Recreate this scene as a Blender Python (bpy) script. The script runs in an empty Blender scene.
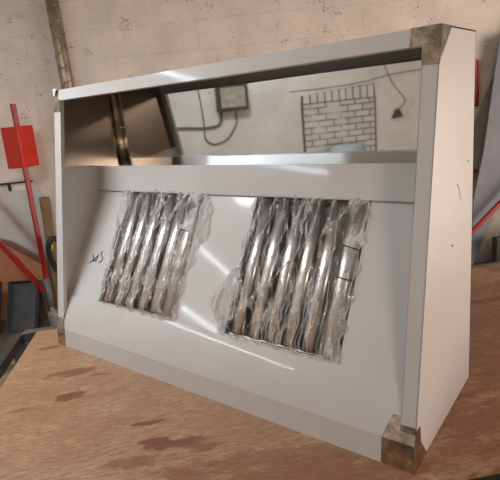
import bpy, bmesh, math, random
from mathutils import Vector, Matrix, noise
random.seed(7)
S = bpy.context.scene
COL = S.collection
R = math.radians

# ------------------------------------------------------------------ camera
CAM = Vector((1.8577, -0.9805, 0.8865))
YAW, PITCH, ROLL, FOC = -0.6732, -0.2657, -0.1014, 498.04
fw = Vector((math.sin(YAW)*math.cos(PITCH), math.cos(YAW)*math.cos(PITCH), math.sin(PITCH)))
rt0 = Vector((math.cos(YAW), -math.sin(YAW), 0)); up0 = rt0.cross(fw)
rt = rt0*math.cos(ROLL) + up0*math.sin(ROLL)
up = -rt0*math.sin(ROLL) + up0*math.cos(ROLL)
cd = bpy.data.cameras.new('camera'); co = bpy.data.objects.new('camera', cd); COL.objects.link(co)
co.matrix_world = Matrix(((rt.x, up.x, -fw.x, CAM.x), (rt.y, up.y, -fw.y, CAM.y), (rt.z, up.z, -fw.z, CAM.z), (0, 0, 0, 1)))
cd.sensor_fit = 'HORIZONTAL'; cd.sensor_width = 36; cd.lens = 36*FOC/500; cd.clip_start = .02
S.camera = co

# room frame: D runs along the back wall, N points to it
A = R(41)
D = Vector((math.cos(A), math.sin(A), 0)); N = Vector((-math.sin(A), math.cos(A), 0))
def rp(s, c, z): return D*s + N*c + Vector((0, 0, z))

# ------------------------------------------------------------------ world, lights, exposure
w = bpy.data.worlds.new('world'); S.world = w; w.use_nodes = True
w.node_tree.nodes['Background'].inputs[0].default_value = (1, .93, .86, 1)
w.node_tree.nodes['Background'].inputs[1].default_value = .2
S.view_settings.view_transform = 'Standard'; S.view_settings.look = 'None'
S.view_settings.exposure = 0.0; S.view_settings.gamma = 1
def area(name, loc, direction, sx, sy, power, col):
    l = bpy.data.lights.new(name, 'AREA'); l.shape = 'RECTANGLE'; l.size = sx; l.size_y = sy
    l.energy = power; l.color = col
    o = bpy.data.objects.new(name, l); COL.objects.link(o); o.location = loc
    o.rotation_euler = Vector(direction).to_track_quat('-Z', 'Y').to_euler()
    return o
# daylight of the wide doorway at the right end of the garage
area('doorway_daylight', rp(5.4, -.9, .12), -D, 4.2, 1.8, 200, (1, .81, .69))
# overhead work lamp above the left end of the table
area('work_lamp_light', rp(-.6, -.2, 1.95), (0, 0, -1), .7, .7, 29, (.96, .97, 1))
# warm fill light added at the front right to brighten posts and lip
area('front_fill_light', (3.2, -1.85, 1.6), (-1.9, 1.85, -.9), .6, .35, 20, (1, .80, .64))

# ------------------------------------------------------------------ materials
def mat(name):
    m = bpy.data.materials.new(name); m.use_nodes = True
    nt = m.node_tree
    return m, nt, nt.nodes['Principled BSDF']
def nd(nt, t, **k):
    n = nt.nodes.new(t)
    for a, b in k.items():
        if a.startswith('i_'): n.inputs[a[2:].replace('_', ' ')].default_value = b
        else: setattr(n, a, b)
    return n
def ramp(nt, fac, stops):
    r = nt.nodes.new('ShaderNodeValToRGB'); e = r.color_ramp.elements
    while len(e) < len(stops): e.new(.5)
    for x, (p, c) in zip(e, stops): x.position = p; x.color = (*c, 1) if len(c) == 3 else c
    nt.links.new(fac, r.inputs[0]); return r.outputs[0]
def mixc(nt, f, a, b, mode='MIX'):
    m = nt.nodes.new('ShaderNodeMix'); m.data_type = 'RGBA'; m.blend_type = mode
    for k, v in ((0, f), (6, a), (7, b)):
        if hasattr(v, 'links'): nt.links.new(v, m.inputs[k])
        else: m.inputs[k].default_value = v if k == 0 else (*v, 1)
    return m.outputs[2]
def coords(nt, scale=(1, 1, 1), rot=(0, 0, 0)):
    t = nt.nodes.new('ShaderNodeTexCoord'); m = nt.nodes.new('ShaderNodeMapping')
    m.inputs['Scale'].default_value = scale; m.inputs['Rotation'].default_value = rot
    nt.links.new(t.outputs['Object'], m.inputs[0]); return m.outputs[0]
def ntex(nt, vec, scale, detail=5, rough=.55):
    n = nd(nt, 'ShaderNodeTexNoise', i_Scale=scale, i_Detail=detail, i_Roughness=rough)
    nt.links.new(vec, n.inputs['Vector']); return n.outputs['Fac']
def bump(nt, p, h, s=.2, d=.01):
    b = nd(nt, 'ShaderNodeBump', i_Strength=s, i_Distance=d)
    nt.links.new(h, b.inputs['Height']); nt.links.new(b.outputs[0], p.inputs['Normal'])
def simple(name, col, rough=.5, metal=0., var=.12, scale=12, bs=0.0, stretch=(1, 1, 1), coat=0):
    m, nt, p = mat(name)
    v = coords(nt, stretch); f = ntex(nt, v, scale)
    lo = tuple(c*(1-var) for c in col); hi = tuple(min(1, c*(1+var)) for c in col)
    nt.links.new(ramp(nt, f, [(.3, lo), (.7, hi)]), p.inputs['Base Color'])
    p.inputs['Roughness'].default_value = rough; p.inputs['Metallic'].default_value = metal
    p.inputs['Coat Weight'].default_value = coat; p.inputs['Coat Roughness'].default_value = .07
    if bs: bump(nt, p, f, bs)
    return m

M_white = simple('white_film', (.61, .60, .59), .34, 0, .03, 4, .02, coat=.6)
M_white.node_tree.nodes['Principled BSDF'].inputs['Specular IOR Level'].default_value = .25
M_steel, nt, p = mat('stainless')
v = coords(nt, (1, 1, 14)); f = ntex(nt, v, 9)
nt.links.new(ramp(nt, f, [(.3, (.50, .47, .44)), (.7, (.60, .57, .53))]), p.inputs['Base Color'])
p.inputs['Metallic'].default_value = 1; p.inputs['Roughness'].default_value = .2
M_mirror, nt, p = mat('polished_stainless')
v = coords(nt, (1, 1, 1)); f = ntex(nt, v, 2.2, 1)
p.inputs['Base Color'].default_value = (.76, .76, .74, 1)
p.inputs['Metallic'].default_value = 1; p.inputs['Roughness'].default_value = .03
bump(nt, p, f, .05, .02)
M_liner, nt, p = mat('dull_stainless')
f = ntex(nt, coords(nt, (1, 1, 1)), 5, 4)
nt.links.new(ramp(nt, f, [(.3, (.42, .36, .31)), (.7, (.52, .45, .39))]), p.inputs['Base Color'])
p.inputs['Metallic'].default_value = 1; p.inputs['Roughness'].default_value = .26
M_ledge = simple('brushed_ledge_steel', (.33, .33, .35), .22, 1, .06, 8)
M_bead = simple('brushed_bead_steel', (.95, .82, .66), .36, 1, .05, 8)
M_bare, nt, p = mat('scratched_stainless')
f = ntex(nt, coords(nt), 24, 6, .7)
nt.links.new(ramp(nt, f, [(.3, (.30, .25, .19)), (.5, (.50, .42, .34)), (.68, (.88, .80, .70))]), p.inputs['Base Color'])
p.inputs['Metallic'].default_value = 1; p.inputs['Roughness'].default_value = .17
bump(nt, p, f, .25, .004)
M_baffle, nt, p = mat('baffle_steel')
f = ntex(nt, coords(nt, (1, .15, 1)), 30, 3)
nt.links.new(ramp(nt, f, [(.3, (.92, .91, .90)), (.7, (.99, .98, .97))]), p.inputs['Base Color'])
p.inputs['Metallic'].default_value = 1; p.inputs['Roughness'].default_value = .3
M_dark = simple('plenum_shade', (.03, .028, .027), .7)
M_ink = simple('black_ink', (.02, .02, .025), .5)

# crumpled clear plastic
M_wrap, nt, p = mat('clear_plastic_wrap')
nt.nodes.remove(p); out = nt.nodes['Material Output']
v = coords(nt); f = ntex(nt, v, 120, 5, .7); f2 = ntex(nt, coords(nt, (1, .3, 1), (0, 0, R(38))), 30, 3, .6)
tr = nd(nt, 'ShaderNodeBsdfTransparent'); gl = nd(nt, 'ShaderNodeBsdfGlossy', i_Roughness=.12)
df = nd(nt, 'ShaderNodeBsdfDiffuse'); df.inputs[0].default_value = (.9, .88, .86, 1)
b = nd(nt, 'ShaderNodeBump', i_Strength=.8, i_Distance=.01); nt.links.new(f, b.inputs['Height'])
nt.links.new(b.outputs[0], gl.inputs['Normal']); nt.links.new(b.outputs[0], df.inputs['Normal'])
m1 = nd(nt, 'ShaderNodeMixShader'); m1.inputs[0].default_value = .5
nt.links.new(df.outputs[0], m1.inputs[1]); nt.links.new(gl.outputs[0], m1.inputs[2])
m2 = nd(nt, 'ShaderNodeMixShader')
def streak(rot, sc):
    q = ntex(nt, coords(nt, (7, 1, 1), (0, 0, rot)), sc, 2, .5)
    a_ = nd(nt, 'ShaderNodeMath', operation='SUBTRACT'); nt.links.new(q, a_.inputs[0]); a_.inputs[1].default_value = .5
    b_ = nd(nt, 'ShaderNodeMath', operation='ABSOLUTE'); nt.links.new(a_.outputs[0], b_.inputs[0])
    return ramp(nt, b_.outputs[0], [(.0, (.6,)*3), (.03, (.0,)*3)])
mm = nd(nt, 'ShaderNodeMath', operation='MULTIPLY'); nt.links.new(f, mm.inputs[0]); nt.links.new(f2, mm.inputs[1])
s12 = nd(nt, 'ShaderNodeMath', operation='MAXIMUM'); nt.links.new(streak(R(34), 4.0), s12.inputs[0]); nt.links.new(streak(R(8), 3.2), s12.inputs[1])
fac = ramp(nt, mm.outputs[0], [(.2, (.03,)*3), (.27, (.08,)*3), (.38, (.5,)*3)])
fa = nd(nt, 'ShaderNodeMath', operation='ADD'); nt.links.new(fac, fa.inputs[0]); nt.links.new(s12.outputs[0], fa.inputs[1]); fa.use_clamp = True
sxw = nd(nt, 'ShaderNodeSeparateXYZ'); nt.links.new(v, sxw.inputs[0])
def side_mask(a0, a1, top):
    mr = nd(nt, 'ShaderNodeMapRange'); nt.links.new(sxw.outputs[0], mr.inputs[0])
    mr.inputs[1].default_value = a0; mr.inputs[2].default_value = a1; mr.inputs[3].default_value = 0; mr.inputs[4].default_value = top
    return mr.outputs[0]
sm = nd(nt, 'ShaderNodeMath', operation='ADD'); nt.links.new(side_mask(.325, .375, .75), sm.inputs[0]); nt.links.new(side_mask(.035, -.02, .45), sm.inputs[1])
sn = nd(nt, 'ShaderNodeMath', operation='MULTIPLY'); nt.links.new(sm.outputs[0], sn.inputs[0]); nt.links.new(f2, sn.inputs[1])
fb = nd(nt, 'ShaderNodeMath', operation='ADD'); nt.links.new(fa.outputs[0], fb.inputs[0]); nt.links.new(sn.outputs[0], fb.inputs[1]); fb.use_clamp = True
nt.links.new(fb.outputs[0], m2.inputs[0]); nt.links.new(tr.outputs[0], m2.inputs[1]); nt.links.new(m1.outputs[0], m2.inputs[2])
nt.links.new(m2.outputs[0], out.inputs[0])

# plywood
M_ply, nt, p = mat('stained_plywood')
v = coords(nt, (1, 5, 1)); v1 = coords(nt, (1, 2.2, 1))
fine = ntex(nt, v, 34, 8, .72); mid = ntex(nt, v1, 4.5, 4, .6); big = ntex(nt, v1, 3.1, 3, .5)
c = ramp(nt, fine, [(.3, (.20, .095, .045)), (.5, (.42, .255, .145)), (.72, (.64, .45, .295))])
c2 = mixc(nt, ramp(nt, mid, [(.42, (0,)*3), (.62, (.45,)*3)]), c, (.32, .165, .085))
c3 = mixc(nt, ramp(nt, big, [(.60, (0,)*3), (.65, (.7,)*3)]), c2, (.22, .085, .045))
# small reddish stains, and broad brown blotches darkening the board's right and front
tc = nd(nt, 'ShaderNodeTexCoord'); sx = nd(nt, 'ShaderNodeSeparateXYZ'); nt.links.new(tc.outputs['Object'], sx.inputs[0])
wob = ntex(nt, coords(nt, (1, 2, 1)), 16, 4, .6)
def M2(op, a, b):
    n = nd(nt, 'ShaderNodeMath', operation=op)
    for k, q in enumerate((a, b)):
        if hasattr(q, 'links'): nt.links.new(q, n.inputs[k])
        else: n.inputs[k].default_value = q
    return n.outputs[0]
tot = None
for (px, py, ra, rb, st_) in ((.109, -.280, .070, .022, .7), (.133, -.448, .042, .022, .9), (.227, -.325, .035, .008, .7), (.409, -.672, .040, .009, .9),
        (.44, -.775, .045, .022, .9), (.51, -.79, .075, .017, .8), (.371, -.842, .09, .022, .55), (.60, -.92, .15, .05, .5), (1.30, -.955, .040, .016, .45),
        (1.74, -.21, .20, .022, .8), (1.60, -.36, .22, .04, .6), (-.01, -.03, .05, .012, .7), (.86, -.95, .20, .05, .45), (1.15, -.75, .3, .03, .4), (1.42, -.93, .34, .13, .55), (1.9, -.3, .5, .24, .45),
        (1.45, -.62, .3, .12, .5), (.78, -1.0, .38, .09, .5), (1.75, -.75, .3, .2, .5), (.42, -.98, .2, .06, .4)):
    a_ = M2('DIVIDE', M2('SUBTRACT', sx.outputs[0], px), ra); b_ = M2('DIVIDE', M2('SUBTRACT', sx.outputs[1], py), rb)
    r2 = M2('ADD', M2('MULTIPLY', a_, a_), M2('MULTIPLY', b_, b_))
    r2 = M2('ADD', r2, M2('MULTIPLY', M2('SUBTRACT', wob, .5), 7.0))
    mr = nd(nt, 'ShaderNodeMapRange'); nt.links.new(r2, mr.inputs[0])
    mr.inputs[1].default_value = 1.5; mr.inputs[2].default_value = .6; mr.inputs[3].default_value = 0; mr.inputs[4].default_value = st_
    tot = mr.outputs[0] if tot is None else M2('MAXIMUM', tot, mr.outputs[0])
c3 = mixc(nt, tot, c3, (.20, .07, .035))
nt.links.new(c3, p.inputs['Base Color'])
p.inputs['Roughness'].default_value = .42; bump(nt, p, fine, .15, .004)
M_plyedge = simple('plywood_edge', (.32, .19, .11), .8, 0, .3, 30)

# painted concrete blocks
def blocks(name, tint, dots=.5, mortar=.86):
    m, nt, p = mat(name)
    v = coords(nt)
    br = nd(nt, 'ShaderNodeTexBrick', i_Scale=1.0)
    br.inputs['Brick Width'].default_value = 1.4; br.inputs['Row Height'].default_value = .23
    br.inputs['Mortar Size'].default_value = .006; br.inputs['Mortar Smooth'].default_value = .6
    br.inputs['Color1'].default_value = (*tint, 1); br.inputs['Color2'].default_value = (*(t*.95 for t in tint), 1)
    br.inputs['Mortar'].default_value = (*(t*mortar for t in tint), 1)
    wv = nd(nt, 'ShaderNodeTexNoise', i_Scale=2.0, i_Detail=4.0); nt.links.new(v, wv.inputs['Vector'])
    va = nd(nt, 'ShaderNodeVectorMath', operation='MULTIPLY_ADD'); nt.links.new(wv.outputs['Color'], va.inputs[0])
    va.inputs[1].default_value = (.03, .03, 0); nt.links.new(v, va.inputs[2]); nt.links.new(va.outputs[0], br.inputs['Vector'])
    f = ntex(nt, v, 3.5, 6, .65)
    c = mixc(nt, .55, br.outputs['Color'], ramp(nt, f, [(.3, tuple(t*.72 for t in tint)), (.7, tuple(min(1, t*1.12) for t in tint))]))
    sp = ntex(nt, v, 60, 4, .8); area_ = ntex(nt, v, 9, 3)
    pr = nd(nt, 'ShaderNodeMath', operation='MULTIPLY'); nt.links.new(sp, pr.inputs[0]); nt.links.new(area_, pr.inputs[1])
    c = mixc(nt, ramp(nt, pr.outputs[0], [(.35, (0,)*3), (.385, (dots,)*3)]), c, (.13, .10, .085))
    nt.links.new(c, p.inputs['Base Color']); p.inputs['Roughness'].default_value = .85
    bump(nt, p, pr.outputs[0], .35, .01)
    return m
M_wall = blocks('whitewashed_blocks', (.88, .79, .71), .7, .78)
M_wallL = blocks('white_painted_blocks', (.80, .81, .77), .3, .9)
M_brown = simple('dark_brown_wall', (.13, .095, .07), .8, 0, .3, 3)
M_ceil = simple('ceiling_grey', (.30, .28, .26), .8, 0, .15, 3)
M_floor = simple('olive_concrete', (.13, .12, .085), .6, 0, .35, 9, .1)

# ------------------------------------------------------------------ mesh helpers
def tagk(o, label=None, cat=None, group=None, kind=None):
    if label: o['label'] = label
    if cat: o['category'] = cat
    if group: o['group'] = group
    if kind: o['kind'] = kind
    return o
def link(name, bm, m, parent=None, smooth=False, bev=0):
    bmesh.ops.recalc_face_normals(bm, faces=bm.faces[:])
    me = bpy.data.meshes.new(name); bm.to_mesh(me); bm.free()
    o = bpy.data.objects.new(name, me); COL.objects.link(o)
    for x in (m if isinstance(m, (list, tuple)) else [m]): me.materials.append(x)
    if parent: o.parent = parent
    if smooth:
        for pl in me.polygons: pl.use_smooth = True
    if bev:
        b = o.modifiers.new('bevel', 'BEVEL'); b.width = bev; b.segments = 2; b.limit_method = 'ANGLE'
    return o
def empty(name, loc=(0, 0, 0), rot=(0, 0, 0)):
    o = bpy.data.objects.new(name, None); COL.objects.link(o); o.location = loc; o.rotation_euler = rot
    o.empty_display_size = .05
    return o
def prism(bm, pts, off):
    """polygon pts extruded by the vector off"""
    off = Vector(off); a = [bm.verts.new(Vector(q)) for q in pts]; b = [bm.verts.new(Vector(q)+off) for q in pts]
    bm.faces.new(a); bm.faces.new(b[::-1]); n = len(a)
    for i in range(n): bm.faces.new((a[i], a[(i+1) % n], b[(i+1) % n], b[i]))
    return bm
def box(bm, x0, x1, y0, y1, z0, z1):
    return prism(bm, [(x0, y0, z0), (x1, y0, z0), (x1, y1, z0), (x0, y1, z0)], (0, 0, z1-z0))
def tube(bm, pts, r, seg=10, caps=True, square=False):
    pts = [Vector(q) for q in pts]; rings = []
    rr = r if isinstance(r, (list, tuple)) else [r]*len(pts)
    if square: seg = 4
    t0 = (pts[1]-pts[0]).normalized(); u = t0.orthogonal().normalized()
    if square:
        ref = Vector((0, 0, 1)) if abs(t0.z) < .9 else D.copy()
        u = (ref - t0*ref.dot(t0)).normalized()
    for i, q in enumerate(pts):
        t = (pts[min(i+1, len(pts)-1)]-pts[max(i-1, 0)]).normalized()
        u = (u - t*u.dot(t)).normalized(); v = t.cross(u)
        off = math.pi/4 if square else 0; k = math.sqrt(2) if square else 1
        rings.append([bm.verts.new(q+(u*math.cos(off+2*math.pi*j/seg)+v*math.sin(off+2*math.pi*j/seg))*rr[i]*k) for j in range(seg)])
    for a, b in zip(rings, rings[1:]):
        for j in range(seg): bm.faces.new((a[j], a[(j+1) % seg], b[(j+1) % seg], b[j]))
    if caps: bm.faces.new(rings[0][::-1]); bm.faces.new(rings[-1])
    return bm
def lathe(bm, prof, seg=20, at=(0, 0, 0)):
    at = Vector(at); rings = []
    for r, z in prof:
        rings.append([bm.verts.new(at+Vector((r*math.cos(2*math.pi*j/seg), r*math.sin(2*math.pi*j/seg), z))) for j in range(seg)])
    for a, b in zip(rings, rings[1:]):
        for j in range(seg): bm.faces.new((a[j], a[(j+1) % seg], b[(j+1) % seg], b[j]))
    bm.faces.new(rings[0][::-1]); bm.faces.new(rings[-1]); return bm
def smoothcurve(pts, n=6):
    pts = [Vector(q) for q in pts]; out = []
    P = [pts[0]*2-pts[1]]+pts+[pts[-1]*2-pts[-2]]
    for i in range(1, len(P)-2):
        for k in range(n):
            t = k/n; a, b, c, d = P[i-1], P[i], P[i+1], P[i+2]
            out.append(.5*((2*b)+(c-a)*t+(2*a-5*b+4*c-d)*t*t+(3*b-a-3*c+d)*t**3))
    out.append(pts[-1]); return out
B = bmesh.new

# ------------------------------------------------------------------ the room
FZ = -.78; CZ = 3.2
def roomslab(name, s0, s1, c0, c1, z0, z1, m, vertical=True):
    """slab built in a local frame so that the block texture runs along it"""
    o = None
    bm = B()
    if vertical and abs(s1-s0) >= abs(c1-c0):      # runs along D : local x = D, y = up
        box(bm, s0, s1, z0, z1, -c1, -c0)
        o = link(name, bm, m); o.matrix_world = Matrix(((D.x, 0, -N.x, 0), (D.y, 0, -N.y, 0), (0, 1, 0, 0), (0, 0, 0, 1)))
    elif vertical:                                  # runs along N : local x = N, y = up, z = D
        box(bm, c0, c1, z0, z1, s0, s1)
        o = link(name, bm, m); o.matrix_world = Matrix(((N.x, 0, D.x, 0), (N.y, 0, D.y, 0), (0, 1, 0, 0), (0, 0, 0, 1)))
    else:
        box(bm, s0, s1, c0, c1, z0, z1)
        o = link(name, bm, m); o.rotation_euler = (0, 0, A)
    o['kind'] = 'structure'
    return o
roomslab('wall_back', -2.1, 5.6, 2.5, 2.7, FZ, CZ, M_wall)
roomslab('wall_left', -2.3, -2.1, -4.2, 2.7, FZ, CZ, M_wallL)
roomslab('wall_front', -2.1, 5.6, -4.2, -4.0, FZ, CZ, M_brown)
roomslab('wall_right', 5.6, 5.8, 1.3, 2.7, FZ, CZ, M_wall)
roomslab('floor', -2.3, 5.8, -4.2, 2.7, FZ-.1, FZ, M_floor, False)
roomslab('ceiling', -2.3, 5.8, -4.2, 2.7, CZ, CZ+.1, M_ceil, False)

# bricked-up opening in the left wall (seen in the polished steel)
M_brick, nt, p = mat('white_painted_bricks')
v = coords(nt); br = nd(nt, 'ShaderNodeTexBrick', i_Scale=1.0)
br.inputs['Brick Width'].default_value = .15; br.inputs['Row Height'].default_value = .06
br.inputs['Mortar Size'].default_value = .007; br.inputs['Mortar Smooth'].default_value = .1
br.inputs['Color1'].default_value = (.74, .75, .71, 1); br.inputs['Color2'].default_value = (.62, .63, .60, 1)
br.inputs['Mortar'].default_value = (.22, .21, .20, 1); nt.links.new(v, br.inputs['Vector'])
mk = ntex(nt, v, 5, 3)
nt.links.new(mixc(nt, ramp(nt, mk, [(.50, (0,)*3), (.64, (1,)*3)]), br.outputs['Color'], (.70, .71, .68)), p.inputs['Base Color'])
p.inputs['Roughness'].default_value = .8
infill = roomslab('trim_1', -2.1, -2.085, -2.0, -1.28, FZ, .82, M_brick)
bm = B(); k = 10
for i in range(k):
    c0 = -2.0+.72*i/k
    prism(bm, [rp(-2.1, c0+.008, .83), rp(-2.1, c0+.064, .83), rp(-2.1, c0+.064, .945-.004*i), rp(-2.1, c0+.008, .945-.004*i)], D*.022)
o = link('trim_2', bm, M_wallL); o['kind'] = 'structure'
M_joint = simple('dark_joint', (.10, .09, .085), .9)
bm = B()
prism(bm, [rp(-2.1, -2.012, .82), rp(-2.1, -1.268, .82), rp(-2.1, -1.268, .905), rp(-2.1, -2.012, .955)], D*.009)
prism(bm, [rp(-2.1, -1.28, FZ), rp(-2.1, -1.262, FZ), rp(-2.1, -1.262, .85), rp(-2.1, -1.28, .85)], D*.017)
prism(bm, [rp(-2.1, -2.015, FZ), rp(-2.1, -2.0, FZ), rp(-2.1, -2.0, .85), rp(-2.1, -2.015, .85)], D*.017)
o = link('trim_3', bm, M_joint); o['kind'] = 'structure'

# ------------------------------------------------------------------ work table (plywood on a steel frame), turned 45 degrees
M_frame = simple('dark_steel_frame', (.07, .07, .072), .4, .6, .2, 20)
M_barl = simple('pale_steel_edge', (.20, .195, .19), .4, .7, .2, 20)
T = empty('work_table', (0, 0, FZ), (0, 0, R(45)))
tagk(T, 'large plywood-topped work table with a dark steel frame, carrying the white hood', 'table')
H0 = -FZ
u0, u1, v0, v1 = -.134, 2.306, -1.089, .166
bm = B(); box(bm, u0, u1, v0, v1, H0-.018, H0-.0005)
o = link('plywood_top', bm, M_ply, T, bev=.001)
def rail(a, b, name='frame_rail', m=M_frame, r=.022):
    bm = B(); tube(bm, [a, b], r, square=True); return link(name, bm, m, T, bev=.003)
zr = H0-.018-.024
rail((-.225, v0-.03, zr+.01), (-.225, .20, zr+.01))
rail((-.205, .196, zr+.014), (u1+.03, .196, zr+.014), m=M_barl)
rail((-.2, v0+.03, zr), (u1, v0+.03, zr)); rail((u1-.03, v0, zr), (u1-.03, .17, zr))
rail((.6, v0+.05, zr), (.6, .17, zr)); rail((1.4, v0+.05, zr), (1.4, .17, zr))
for a, b in ((-.225, .17), (-.225, v0+.03), (u1-.03, .17), (u1-.03, v0+.03)):
    bm = B(); tube(bm, [(a, b, 0), (a, b, zr-.012)], .024, square=True); link('leg', bm, M_frame, T)

# ------------------------------------------------------------------ the extraction hood
L, HH, YT, DB = 1.5, 1.0119, .2047, .4932
YL, ZL, YS, ZS, YU, ZU, YG, ZG, ZB = .0097, .0699, .0749, .1944, .3223, .5927, .3399, .6921, .7041
hood = empty('extraction_hood', (0, 0, 0))
tagk(hood, 'large white film-covered stainless kitchen extraction hood standing on the plywood table', 'extractor hood')
fl = math.hypot(YT, HH); FT = Vector((0, YT/fl, HH/fl)); FN = Vector((0, -HH/fl, YT/fl))
def fp(x, z, n=0): return Vector((x, 0, 0))+FT*(z*fl/HH)+FN*n       # point on the leaning front plane
th = .003
def endpanel(x0, m=M_white):
    bm = B(); prism(bm, [(x0, 0, 0), (x0, DB, 0), (x0, DB, HH), (x0, YT, HH)], (th, 0, 0))
    return link('end_panel', bm, m, hood)
endpanel(0-th+.0); endpanel(L-th)
bm = B(); box(bm, 0, L, YT, DB, HH-th, HH); link('top_panel', bm, M_white, hood)
bm = B(); box(bm, 0, L, DB-th, DB, 0, HH); link('back_panel', bm, M_white, hood)
bm = B(); box(bm, 0, L-th, .002, DB, .0005, .0035); link('base_panel', bm, M_white, hood)
# stainless lining of the upper part
bm = B(); box(bm, .001, L-th-.001, DB-th-.003, DB-th-.001, ZB-.02, HH-.006); mir = link('back_liner', bm, M_mirror, hood)
mir['label'] = 'polished mirror-like stainless back lining'
bm = B(); box(bm, .001, L-th-.001, YT+.004, DB-th-.003, HH-th-.003, HH-th-.001); link('top_liner', bm, M_liner, hood)
for x0 in (.0005, L-th-.0025):
    bm = B(); yz = lambda z: YT*z/HH+.004
    prism(bm, [(x0, yz(ZG+.025), ZG+.025), (x0, YG, ZG+.002), (x0, DB-th-.004, ZG+.002), (x0, DB-th-.004, HH-.006), (x0, yz(HH), HH-.006)], (.002, 0, 0))
    l = link('end_liner', bm, M_liner, hood); l['label'] = 'dull brownish stainless end lining'
    bm = B(); x1 = .0005 if x0 < 1 else L-th-.0015
    prism(bm, [(x1, yz(ZU-.01), ZU), (x1, YU+.01, ZU), (x1, YG+.01, ZG-.002), (x1, yz(ZG+.024), ZG+.024)], (.004 if x0 < 1 else -.004, 0, 0))
    link('side_strip', bm, M_white, hood)
for z0, z1 in ((ZB, .838), (.842, HH-.012)):
    bm = B(); tube(bm, [(.016, DB-.018, z0), (.016, DB-.018, z1)], .0125, 14); b_ = link('corner_bead', bm, M_bead, hood, True)
    b_['label'] = 'rounded bright steel strip in the inner corner'
# front flanges with their folded returns
def flange(pts, ret, name):
    bm = B(); prism(bm, pts, FN*-.002); a, b, off = ret
    q = Vector(off); prism(bm, [a, b, Vector(b)+q, Vector(a)+q], -FN.cross(Vector(b)-Vector(a)).normalized()*.0015)
    return link(name, bm, M_white, hood)
wf = .038
flange([fp(0, .10), fp(wf, .10), fp(wf, HH-.01), fp(0, HH-.01)], (fp(wf, .13), fp(wf, HH-.04), FN*-.016), 'front_post')
flange([fp(L, .10), fp(L-wf, .10), fp(L-wf, HH-.01), fp(L, HH-.01)], (fp(L-wf, .13), fp(L-wf, HH-.04), FN*-.016), 'front_post')
flange([fp(0, HH-.038, .001), fp(L, HH-.038, .001), fp(L, HH, .001), fp(0, HH, .001)], (fp(wf, HH-.038, .001), fp(L-wf, HH-.038, .001), FN*-.016), 'top_rim')
# lip and curved apron
bm = B(); prism(bm, [(0, 0, 0), (L, 0, 0), (L, YL, ZL), (0, YL, ZL)], (0, .003, 0)); link('front_lip', bm, M_white, hood)
def apron_profile(bul=.0045, n=14):
    a = Vector((YL, ZL)); b = Vector((YS, ZS)); d = b-a; nn = Vector((-d.y, d.x)).normalized()
    return [a+d*(i/n)+nn*(bul*4*(i/n)*(1-i/n)) for i in range(n+1)]
bm = B(); pr = apron_profile()
for i in range(len(pr)-1):
    pass
n_ = len(pr)
g = [[bm.verts.new((x, q.x+dy, q.y)) for x in (0, L-th)] for dy in (0, .003) for q in pr]
for i in range(n_-1):
    bm.faces.new((g[i][0], g[i][1], g[i+1][1], g[i+1][0])); bm.faces.new((g[n_+i][0], g[n_+i+1][0], g[n_+i+1][1], g[n_+i][1]))
link('apron_panel', bm, M_white, hood, True)
# filter panel with two openings
TH = math.atan2(ZU-ZS, YU-YS); LF = math.hypot(ZU-ZS, YU-YS)
V = Vector((0, math.cos(TH), math.sin(TH))); FNn = Vector((0, -math.sin(TH), math.cos(TH)))
O = Vector((0, YS, ZS))
def fq(x, t, n=0): return O+Vector((x, 0, 0))+V*t+FNn*n
OP = ((.222, .632), (.868, 1.272))
bm = B()
def strip(x0, x1, t0, t1): prism(bm, [fq(x0, t0, -.004), fq(x1, t0, -.004), fq(x1, t1, -.004), fq(x0, t1, -.004)], FNn*-.0025)
for a, b in ((0, OP[0][0]), (OP[0][1], OP[1][0]), (OP[1][1], L-th)): strip(a, b, -.002, LF+.004)
for a, b in OP: strip(a, b, -.002, .006); strip(a, b, LF-.004, LF+.004)
link('filter_panel', bm, M_white, hood)
bm = B(); prism(bm, [(0, YU-.006, ZU-.002), (L-th, YU-.006, ZU-.002), (L-th, YG-.002, ZG), (0, YG-.002, ZG)], (0, .003, 0)); link('fascia_panel', bm, M_white, hood)
bm = B(); prism(bm, [(0, YG-.002, ZG), (L-th, YG-.002, ZG), (L-th, DB-th-.003, ZB), (0, DB-th-.003, ZB)], (0, 0, -.003)); l = link('ledge', bm, M_ledge, hood)
# dark sheet behind the filters, its colour standing for the plenum's shade
bm = B(); prism(bm, [fq(.02, .01, -.10), fq(L-.02, .01, -.10), fq(L-.02, LF, -.10), fq(.02, LF, -.10)], FNn*-.003); link('plenum_shade_sheet', bm, M_dark, hood)
# bare steel corner plates
def plate(polys, name='corner_plate'):
    bm = B()
    for pts, off in polys: prism(bm, pts, off)
    o = link(name, bm, M_bare, hood); o['label'] = 'bare scratched steel corner'; return o
e = .0012
plate([([fp(L-.068, HH-.038, .001), fp(L, HH-.038, .001), fp(L, HH+.001, .001), fp(L-.066, HH+.001, .001)], FN*e),
       ([fp(L-wf-.001, .932, 0), fp(L, .930, 0), fp(L, HH-.036, 0), fp(L-wf-.001, HH-.036, 0)], FN*(e+.001)),
       ([(L, YT*.93/HH, .93), (L, YT+.074, HH+.001), (L, YT, HH+.001)], (e, 0, 0))])
plate([([fp(-.001, HH-.038, .001), fp(.03, HH-.038, .001), fp(.03, HH+.001, .001), fp(-.001, HH+.001, .001)], FN*e),
       ([fp(-.001, .93, 0), fp(wf+.001, .93, 0), fp(wf+.001, HH-.036, 0), fp(-.001, HH-.036, 0)], FN*(e+.001)),
       ([fp(wf, .93, 0), fp(wf, .93, -.017), fp(wf, HH-.038, -.017), fp(wf, HH-.038, 0)], (e, 0, 0)),
       ([(-th, YT*.93/HH, .93), (-th, YT+.07, HH+.001), (-th, YT, HH+.001)], (-e, 0, 0))])
ap = apron_profile()
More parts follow.
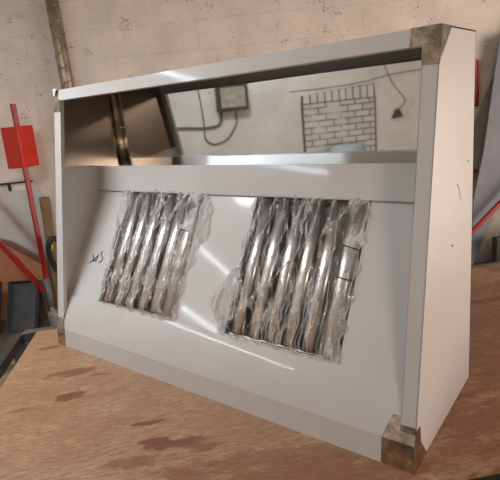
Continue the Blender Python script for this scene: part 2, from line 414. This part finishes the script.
def apq(x, i, n=.0016):
    q = ap[i]; return Vector((x, q.x-n*.9, q.y+n*.4))
def corner_low(xa, xb, sgn):
    pol = [([(xa, -.0, 0), (xb, 0, 0), (xb, YL, ZL), (xa, YL, ZL)], (0, -e, 0))]
    for i in range(0, 6):
        f0 = i/6; f1 = (i+1)/6
        x0 = xa+sgn*.022*f0; x1 = xa+sgn*.022*f1
        pol.append(([apq(x0, i), apq(xb, i), apq(xb, i+1), apq(x1, i+1)], (0, -e, 0)))
    return pol
side = lambda x, s: ([(x, 0, 0), (x, .092, 0), (x, .052, .055), (x, .046, .105), (x, .018, .105)], (s*e, 0, 0))
plate(corner_low(L-.082, L, 1)+[side(L, 1), ([fp(L-wf, .085, .001), fp(L, .085, .001), fp(L, .112, .001), fp(L-wf, .112, .001)], FN*e)])
plate(corner_low(.05, -th, -1)+[side(-th, -1), ([fp(0, .085, .001), fp(wf, .085, .001), fp(wf, .112, .001), fp(0, .112, .001)], FN*e)])
# film scrap at the left top corner
bm = B(); q = [fp(.0, HH-.02, .004), fp(.0, HH+.004, .006), fp(.028, HH+.006, .005), fp(.02, HH-.006, .007), fp(.012, HH-.024, .004)]
prism(bm, q, FN*.002); link('film_scrap', bm, simple('pale_film', (.62, .68, .68), .3), hood)
# marker writing on the filter panel
W_ = {'S': [(.1598, .2014), (.1497, .1969), (.1529, .1854), (.1668, .175), (.1662, .1648), (.152, .1554)],
      'A': [(.1323, .1883), (.1327, .1679), (.1229, .1599), (.1147, .1659), (.1325, .1798)],
      'J': [(.0991, .1848), (.1118, .1604), (.0928, .1486)], 'K': [(.1066, .1598), (.134, .1595)]}
bm = B()
for l in W_.values(): tube(bm, [fq(q.x, q.y, -.003) for q in smoothcurve([(x, y, 0) for x, y in l], 4)], .0019, 6)
link('marker_writing', bm, M_ink, hood)['label'] = 'black handwritten marks'
# scuffs on the right end panel
for a, b, r_ in (((.336, .638), (.352, .622), .0012), ((.352, .622), (.368, .592), .0009), ((.296, .487), (.299, .481), .0022), ((.437, .684), (.438, .68), .0018)):
    bm = B(); tube(bm, [(L, a[0], a[1]), (L, b[0], b[1])], r_, 6)
    link('scuff_mark', bm, M_ink, hood)

# ------------------------------------------------------------------ baffle filters in plastic wrap
def make_filter(wd):
    """local frame: x along, y up the slope, z out of the panel"""
    f = empty('baffle_filter'); h = LF-.012; y0 = .007
    bm = B(); b = .006
    box(bm, 0, b, y0, y0+h, -.04, -.012); box(bm, wd-b, wd, y0, y0+h, -.04, -.012)
    box(bm, b, wd-b, y0, y0+.005, -.04, -.012); box(bm, b, wd-b, y0+h-.005, y0+h, -.04, -.012)
    link('frame', bm, M_liner, f, bev=.001)
    n = 6; pitch = (wd-2*b)/n
    for i in range(n):
        xc = b+pitch*(i+.5); bm = B(); r_ = pitch*.30
        prof = [(-r_, -.022)]+[(r_*math.cos(math.pi-a*math.pi/8), -.006+.008*math.sin(a*math.pi/8)) for a in range(9)]+[(r_, -.022)]
        A_ = [[bm.verts.new((xc+px, y, pz)) for px, pz in prof] for y in (y0+.008, y0+h-.006)]
        for k in range(len(prof)-1): bm.faces.new((A_[0][k], A_[0][k+1], A_[1][k+1], A_[1][k]))
        o = link('baffle', bm, M_baffle, f, True); so = o.modifiers.new('solid', 'SOLIDIFY'); so.thickness = .0012
    bm = B()
    for i in range(n+1):
        xc = b+pitch*i
        box(bm, max(b, xc-pitch*.36), min(wd-b, xc+pitch*.36), y0+.01, y0+h-.01, -.036, -.034)
    link('rear_baffle', bm, simple('shaded_baffle_steel', (.16, .14, .13), .35, .9), f)  # rear baffles coloured darker to carry the shade at depth
    for xc, yc in ((.006, h*.58), (wd-.006, h*.60)):
        sx = 1 if xc < .1 else -1
        bm = B(); tube(bm, smoothcurve([(xc, yc-.045, .004), (xc+sx*.024, yc-.045, .034), (xc+sx*.030, yc-.04, .038), (xc+sx*.030, yc+.04, .038), (xc+sx*.024, yc+.045, .034), (xc, yc+.045, .004)], 5), .0018, 8)
        link('handle', bm, M_frame, f, True)
    return f
def wrap(f, wd, seed, ridges, outline, big=1.):
    """crumpled clear bag: a wrinkled sheet over the filter, edges falling to the panel"""
    bm = B(); nx, ny = 60, 72; g = []
    for j in range(ny+1):
        tv = j/ny; row = []
        x0, x1 = outline(tv); y = -.004+tv*(LF+.016)
        for i in range(nx+1):
            tu = i/nx; x = x0+(x1-x0)*tu
            nz = noise.fractal(Vector((x*22+seed, y*13, seed)), 1., 2., 4)
            h = .018+.010*nz+.004*noise.noise(Vector((x*90, y*70, seed)))
            for (ax, ay, bx, by, wdt, ht) in ridges:
                ex, ey = bx-ax, by-ay; tt = max(0, min(1, ((x-ax)*ex+(y-ay)*ey)/(ex*ex+ey*ey)))
                dd = math.hypot(x-ax-tt*ex, y-ay-tt*ey)
                h += ht*math.exp(-(dd/wdt)**2)*(1+.5*nz)
            h += .010*max(0, noise.noise(Vector(((x*.75+y*.65)*11, (x*.65-y*.75)*75, seed*2))))
            e_ = min(tu, 1-tu)*12; e2 = min(tv, 1-tv)*14
            h = .0025+max(.002, h)*min(1, e_)*min(1, e2+.15)
            jx = .006*noise.noise(Vector((y*40, seed, tu))); jy = .006*noise.noise(Vector((x*35, seed+4, tv)))
            row.append(bm.verts.new((x+jx, y+jy, h)))
        g.append(row)
    for j in range(ny):
        for i in range(nx): bm.faces.new((g[j][i], g[j][i+1], g[j+1][i+1], g[j+1][i]))
    o = link('plastic_wrap', bm, M_wrap, f, True); o['label'] = 'crumpled clear plastic bag around the filter'
    return o
F1 = make_filter(.404); F1.location = fq(.225, 0, -.005); F1.rotation_euler = (TH, 0, 0)
tagk(F1, 'stainless baffle grease filter in crumpled clear plastic, left one, nearer the black handwriting', 'filter')
F2 = make_filter(.398); F2.location = fq(.871, 0, -.005); F2.rotation_euler = (TH, 0, 0)
tagk(F2, 'stainless baffle grease filter in clear plastic, right one, with wire handle and orange reflections', 'filter')
wrap(F1, .404, 3.1, [(.02, .12, .40, .44, .012, .02), (.30, .02, .33, .45, .02, .016), (.38, .05, .36, .30, .03, .02), (.0, .1, .2, .1, .02, .01)],
     lambda t: (-.012-.055*t*t+.006*math.sin(t*23), .425+.05*math.exp(-((t-.72)/.22)**2)+.008*math.sin(t*31)))
wrap(F2, .398, 8.4, [(.02, .03, .38, .44, .012, .02), (.10, .05, .30, .43, .010, .014), (.30, .1, .36, .46, .012, .012), (.0, .2, .14, .3, .02, .01)],
     lambda t: (-.012-.075*math.exp(-((t-.22)/.18)**2)+.006*math.sin(t*27), .402+.008*math.sin(t*37)))

# ------------------------------------------------------------------ things along the back wall, left
M_duct, nt, p = mat('galvanised_duct')
f = ntex(nt, coords(nt, (1, 1, .5)), 14, 4)
nt.links.new(ramp(nt, f, [(.3, (.25, .20, .14)), (.7, (.50, .42, .32))]), p.inputs['Base Color'])
p.inputs['Metallic'].default_value = 1; p.inputs['Roughness'].default_value = .42
t = empty('spiral_duct', rp(-.42, 2.42, FZ))
tagk(t, 'galvanised spiral ventilation pipe rising against the whitewashed wall', 'pipe')
bm = B(); lathe(bm, [(.052, .0), (.052, CZ-FZ)], 24); link('pipe', bm, M_duct, t, True)
bm = B(); turns = 34; npt = turns*20
tube(bm, [(0.0525*math.cos(2*math.pi*k/20), 0.0525*math.sin(2*math.pi*k/20), .03+(CZ-FZ-.06)*k/npt) for k in range(npt+1)], .0045, 6)
link('seam', bm, M_duct, t, True)

M_red = simple('red_paint', (.60, .022, .012), .38, 0, .12, 9)
M_dred = simple('dark_red_paint', (.33, .008, .010), .4, 0, .12, 9)
M_grey = simple('grey_sleeve_paint', (.16, .165, .17), .5, .2, .2, 12)
st = empty('red_post', rp(-.86, 2.25, FZ)); st.rotation_euler = (0, 0, A)
tagk(st, 'red steel post with a red box near its top, left of the hood', 'post')
bm = B(); tube(bm, [(0, 0, .33), (.035, 0, 1.85)], .018, square=True); link('pole', bm, M_dred, st, bev=.002)
bm = B()
ca, sa = math.cos(R(-24)), math.sin(R(-24))
prism(bm, [(.018+x*ca-y*sa, x*sa+y*ca, 1.35) for x, y in ((-.085, -.085), (.085, -.085), (.085, .085), (-.085, .085))], (.008, 0, .325))
link('box', bm, M_red, st, bev=.004)
bm = B(); tube(bm, [(-.03, -.03, .28), (-.32, -.03, .78), (-.80, -.03, 1.6)], .019, square=True); link('brace', bm, M_dred, st, bev=.002)
bm = B(); tube(bm, [(-.01, 0, .0), (.0, 0, .385)], .033, 14); link('sleeve', bm, M_grey, st, True)

def leaner(name, label, cat, poly, c_top, c_bot, thick, m, bev=0):
    """flat sheet given by (s, z) corners, leaning from c_bot on the floor to c_top at z = 1"""
    bm = B(); cc = lambda z: c_bot+(c_top-c_bot)*(z-FZ)/(1-FZ)
    prism(bm, [rp(s, cc(z), z) for s, z in poly], N*thick)
    o = link(name, bm, m, None, bev=bev); tagk(o, label, cat); return o
M_alu, nt, p = mat('bright_sheet')
f = ntex(nt, coords(nt, (1, 1, 2)), 2.2, 3)
nt.links.new(ramp(nt, f, [(.35, (.68, .70, .74)), (.65, (.86, .86, .86))]), p.inputs['Base Color'])
p.inputs['Metallic'].default_value = .9; p.inputs['Roughness'].default_value = .25
leaner('metal_sheet', 'shiny metal sheet leaning on the wall behind the red post', 'sheet', [(-1.9, .365), (-.85, .35), (-.80, .27), (-.88, FZ), (-1.9, FZ)], 2.49, 2.47, .004, M_alu)
leaner('orange_board', 'orange-brown board leaning behind the grey trays and red post', 'board', [(-1.9, .16), (-1.20, -.10), (-.90, -.33), (-.90, FZ), (-1.9, FZ)], 2.43, 2.37, .012, simple('terracotta_board', (.50, .21, .11), .6, 0, .15, 6))
M_owood = simple('old_wood', (.23, .16, .085), .75, 0, .35, 14, .1, (4, 4, .6))
bm = B(); tube(bm, [rp(-.83, 2.36, FZ), rp(-.795, 2.42, .285)], .034, square=True)
tagk(link('wooden_post', bm, M_owood, None, bev=.003), 'short weathered timber post standing against the wall beside the metal sheet', 'wood')
M_black = simple('black_rubber', (.02, .02, .02), .5)
t = empty('shelf_bracket', rp(-1.1, 2.5, .42)); t.rotation_euler = (0, 0, A)
tagk(t, 'thin black metal bracket on the wall above the metal sheet', 'bracket')
bm = B(); box(bm, -.5, .21, -.03, 0, 0, .012); link('bar', bm, M_black, t)
bm = B(); box(bm, .0, .02, -.03, -.005, -.06, .0); link('stub', bm, M_black, t)
t = empty('hose_coil', rp(-.70, 2.16, FZ)); t.rotation_euler = (0, 0, A)
tagk(t, 'black hose loop with yellow tape hanging beside the hood post', 'hose')
ring = [(.0+.055*math.cos(k*math.pi/12), .02*math.sin(k*math.pi/6), .60+.15*math.sin(k*math.pi/12)) for k in range(25)]
bm = B(); tube(bm, ring, .024, 10, False); tube(bm, [(0, .02, .0), (.01, .02, .25), (0, .0, .45)], .016, 10); link('hose', bm, M_black, t, True)
bm = B(); tube(bm, [(-.05, 0, .655), (-.044, 0, .675), (-.035, 0, .70)], .027, 10); link('tape', bm, simple('yellow_tape', (.75, .60, .03), .5), t, True)['label'] = 'yellow tape band'

def tray(label, s, c, rz, m, wd, ln, tilt, dp=.07):
    t = empty('metal_tray', rp(s, c, FZ), (0, 0, A+rz)); tagk(t, label, 'tray', 'grey trays on the floor')
    ux = Vector((1, 0, 0)); vy = Vector((0, math.cos(tilt), math.sin(tilt))); nz = Vector((0, -math.sin(tilt), math.cos(tilt)))
    P = lambda a, b, h: ux*a+vy*b+nz*h
    bm = B(); prism(bm, [P(0, 0, .004), P(wd, 0, .004), P(wd, ln, .004), P(0, ln, .004)], nz*.004); link('base', bm, m, t)
    for a in (0, wd-.004):
        bm = B(); prism(bm, [P(a, 0, .004), P(a, ln, .004), P(a, ln, dp), P(a, 0, dp)], ux*.004); link('side', bm, m, t)
    bm = B(); prism(bm, [P(0, ln, .004), P(wd, ln, .004), P(wd, ln, dp), P(0, ln, dp)], vy*-.004); link('end', bm, m, t)
    return t
M_tray = simple('dark_grey_metal', (.085, .09, .095), .35, .5, .2, 8)
M_tray2 = simple('blue_grey_metal', (.06, .075, .09), .3, .5, .2, 8)
tray('wide dark grey metal tray leaning on the orange board', -1.19, 2.08, R(-6), M_tray, .25, .42, R(60))
tray('narrow blue-black metal tray with a bright edge, left of the wide grey tray', -1.50, 2.02, R(-4), M_tray2, .26, .46, R(60))
bm = B(); tube(bm, [rp(-1.285, 1.95, FZ+.006), rp(-1.17, 2.02, -.38)], .006, 8)  # rod added to draw the bright edge of the narrow tray
tagk(link('tray_edge_rod', bm, M_baffle), 'thin bright rod standing in for the bright edge of the narrow tray', 'rod')
bm = B(); lathe(bm, [(.0, 0), (.045, .002), (.047, .02), (.047, .11), (.038, .135), (.018, .155), (.018, .175), (.0, .176)], 18, rp(-.80, 2.08, FZ))
tagk(link('plastic_bottle', bm, simple('cloudy_plastic', (.22, .23, .23), .2), None, True), 'small cloudy bottle on the floor behind the hood post', 'bottle')
bm = B(); tube(bm, [rp(-.985, 2.30, FZ), rp(-.965, 2.34, -.44)], .03, square=True)
tagk(link('grey_channel', bm, M_grey), 'short grey steel channel leaning beside the grey sleeve of the red post', 'channel')
for a, b, l in (((-1.0, 1.0), (-.75, 1.35), 'nearer'), ((-1.25, 1.2), (-.9, 1.5), 'farther')):
    bm = B(); tube(bm, [rp(a[0], a[1], FZ+.025), rp(b[0], b[1], FZ+.025)], .025, square=True)
    tagk(link('timber_offcut', bm, simple('raw_timber', (.36, .26, .16), .8), None), 'short timber offcut on the dark floor below the table corner, '+l+' of the two', 'wood')

# ------------------------------------------------------------------ things along the back wall, right
M_sign = simple('faded_red_paint', (.50, .10, .075), .5, 0, .45, 16)
t = empty('red_wall_panel', rp(2.95, 2.5, .68)); t.rotation_euler = (0, 0, A)
tagk(t, 'faded red panel fixed to the wall, right of the hood top', 'panel')
bm = B(); box(bm, -.15, .13, -.02, 0, 0, .37); link('panel', bm, M_sign, t)
bm = B(); box(bm, -.16, .14, -.026, 0, -.012, .004); box(bm, -.16, .14, -.026, 0, .366, .382); box(bm, .126, .14, -.026, 0, 0, .37); box(bm, -.16, -.146, -.026, 0, 0, .37)
link('border', bm, M_dred, t)
leaner('beige_board', 'dull beige-grey board leaning on the wall behind the blue-grey board', 'board', [(3.42, 1.75), (3.24, 1.0), (3.03, .50), (3.02, FZ), (3.7, FZ), (4.0, 1.55)], 2.45, 2.42, .012, simple('beige_board_paint', (.34, .31, .27), .7, 0, .15, 5))
M_bg = simple('blue_grey_board_paint', (.19, .215, .245), .6, 0, .1, 5)
leaner('blue_grey_board', 'blue-grey board standing askew against the wall, right of the hood', 'board', [(3.21, 1.2), (3.054, .29), (2.954, -.12), (2.90, FZ), (3.191, -.161), (3.95, .95), (3.9, 1.35)], 2.36, 2.20, .015, M_bg)
bm = B(); tube(bm, [rp(2.50, 2.12, -.735), rp(2.903, 2.15, -.37), rp(3.131, 2.16, -.162), rp(3.9, 2.18, .54)], .016, square=True)
tagk(link('red_bar', bm, M_dred), 'dark red bar lying slantwise across the blue-grey board', 'bar')
bm = B(); tube(bm, [rp(3.14, 1.95, FZ), rp(3.42, 2.0, -.25)], .02, square=True)
tagk(link('grey_bar', bm, M_grey), 'thin grey steel bar leaning in the dark corner under the blue-grey board', 'bar')
t = empty('red_clamp', rp(3.0, 2.38, .02))
tagk(t, 'small red clamp with a black screw beside the blue-grey board', 'clamp')
t.rotation_euler = (0, 0, A)
bm = B(); tube(bm, smoothcurve([(.045, 0, -.05), (.055, 0, .04), (.03, 0, .09), (-.05, 0, .085)], 5), .014, 8); link('frame', bm, M_dred, t, True)
bm = B(); tube(bm, [(-.02, 0, .13), (.0, 0, -.16)], .011, 8); link('screw', bm, M_black, t, True)
bm = B(); prism(bm, [rp(3.05, 2.05, FZ), rp(3.9, 2.05, FZ), rp(3.9, 2.12, FZ), rp(3.05, 2.12, FZ)], (0, 0, .34))
tagk(link('black_crate', bm, M_black, None, bev=.01), 'black box standing in the dark corner under the blue-grey board', 'box')

# ------------------------------------------------------------------ fittings on the left wall, seen in the polished steel
M_ebox = simple('grey_green_enclosure', (.06, .065, .05), .5, .3, .3, 14)
t = empty('electrical_box', rp(-2.1, -.58, .84)); t.rotation_euler = (0, 0, A)
tagk(t, 'dark grey electrical box on the white wall, mirrored in the steel lining', 'electrical box')
bm = B(); box(bm, 0, .10, -.14, .14, 0, .24); link('case', bm, M_ebox, t, bev=.006)
bm = B(); box(bm, .10, .108, -.11, .11, .03, .21); link('cover', bm, simple('panel_cover', (.33, .34, .29), .4, .3, .3, 20), t, bev=.003)
M_cable = simple('grey_cable', (.12, .13, .17), .5)
def cable(pts, label, r=.008, m=M_cable):
    bm = B(); tube(bm, smoothcurve([rp(-2.084, c, z) for c, z in pts], 6), r, 8)
    tagk(link('cable', bm, m, None, True), label, 'cable')
cable([(.4, .76), (-.063, .735), (-.30, .708), (-.42, .716), (-.465, .76), (-.475, .84)], 'thick grey-blue cable running along the wall and up into the electrical box', .012)
cable([(-.26, 1.14), (-.287, 1.02), (-.304, .774), (-.303, .62), (-.36, .555), (-.44, .556), (-.52, .60), (-.60, .72), (-.61, .84)], 'thin cable hanging in a loop below the electrical box', .006)
cable([(-1.15, .955), (-1.556, .955), (-1.922, .98), (-2.211, 1.025), (-2.6, 1.05)], 'thin cable running above the bricked-up opening', .004)
cable([(-2.05, 1.4), (-2.108, 1.165), (-2.219, .929), (-2.336, .792), (-2.335, .734), (-2.26, .68)], 'thin cable curving down to a dark socket beside the bricked-up opening', .004)
bm = B(); prism(bm, [rp(-2.1, -2.19, .60), rp(-2.1, -2.31, .61), rp(-2.1, -2.28, .68), rp(-2.1, -2.24, .69)], D*.04)
tagk(link('wall_socket', bm, M_ebox, None, bev=.004), 'small dark socket at the end of a hanging cable on the white wall', 'socket')
bm = B(); lathe(bm, [(.0, 0), (.17, 0), (.18, .02), (.18, 1.10), (.165, 1.17), (.12, 1.20), (.0, 1.205)], 28, rp(-1.88, -1.62, FZ))
tagk(link('storage_drum', bm, simple('pale_blue_plastic', (.42, .50, .55), .4), None, True), 'pale blue rounded container in front of the bricked-up opening', 'container')
# tube lamp high on the left wall
M_lamp, nt, p = mat('lit_tube'); p.inputs['Emission Color'].default_value = (.80, .91, 1, 1); p.inputs['Emission Strength'].default_value = 24
def lamp(c0, c1, z0, z1, label):
    t = empty('tube_light', rp(-2.1, (c0+c1)/2, (z0+z1)/2)); tagk(t, label, 'lamp'); t.rotation_euler = (0, 0, A)
    h = (c0-c1)/2; dz = (z0-z1)/2
    bm = B(); prism(bm, [(0, -h-.03, -dz-.03), (0, h+.03, dz-.03), (0, h+.03, dz+.03), (0, -h-.03, -dz+.03)], (.04, 0, 0)); link('housing', bm, simple('lamp_housing', (.7, .7, .7), .4), t)
    bm = B(); tube(bm, [(.06, -h, -dz), (.06, h, dz)], .017, 12); link('glass_tube', bm, M_lamp, t, True)
lamp(-.05, -.75, 1.98, 1.92, 'lit fluorescent tube high on the left wall')
lamp(-.25, -1.6, 1.36, 1.41, 'long lit fluorescent tube lower on the left wall')
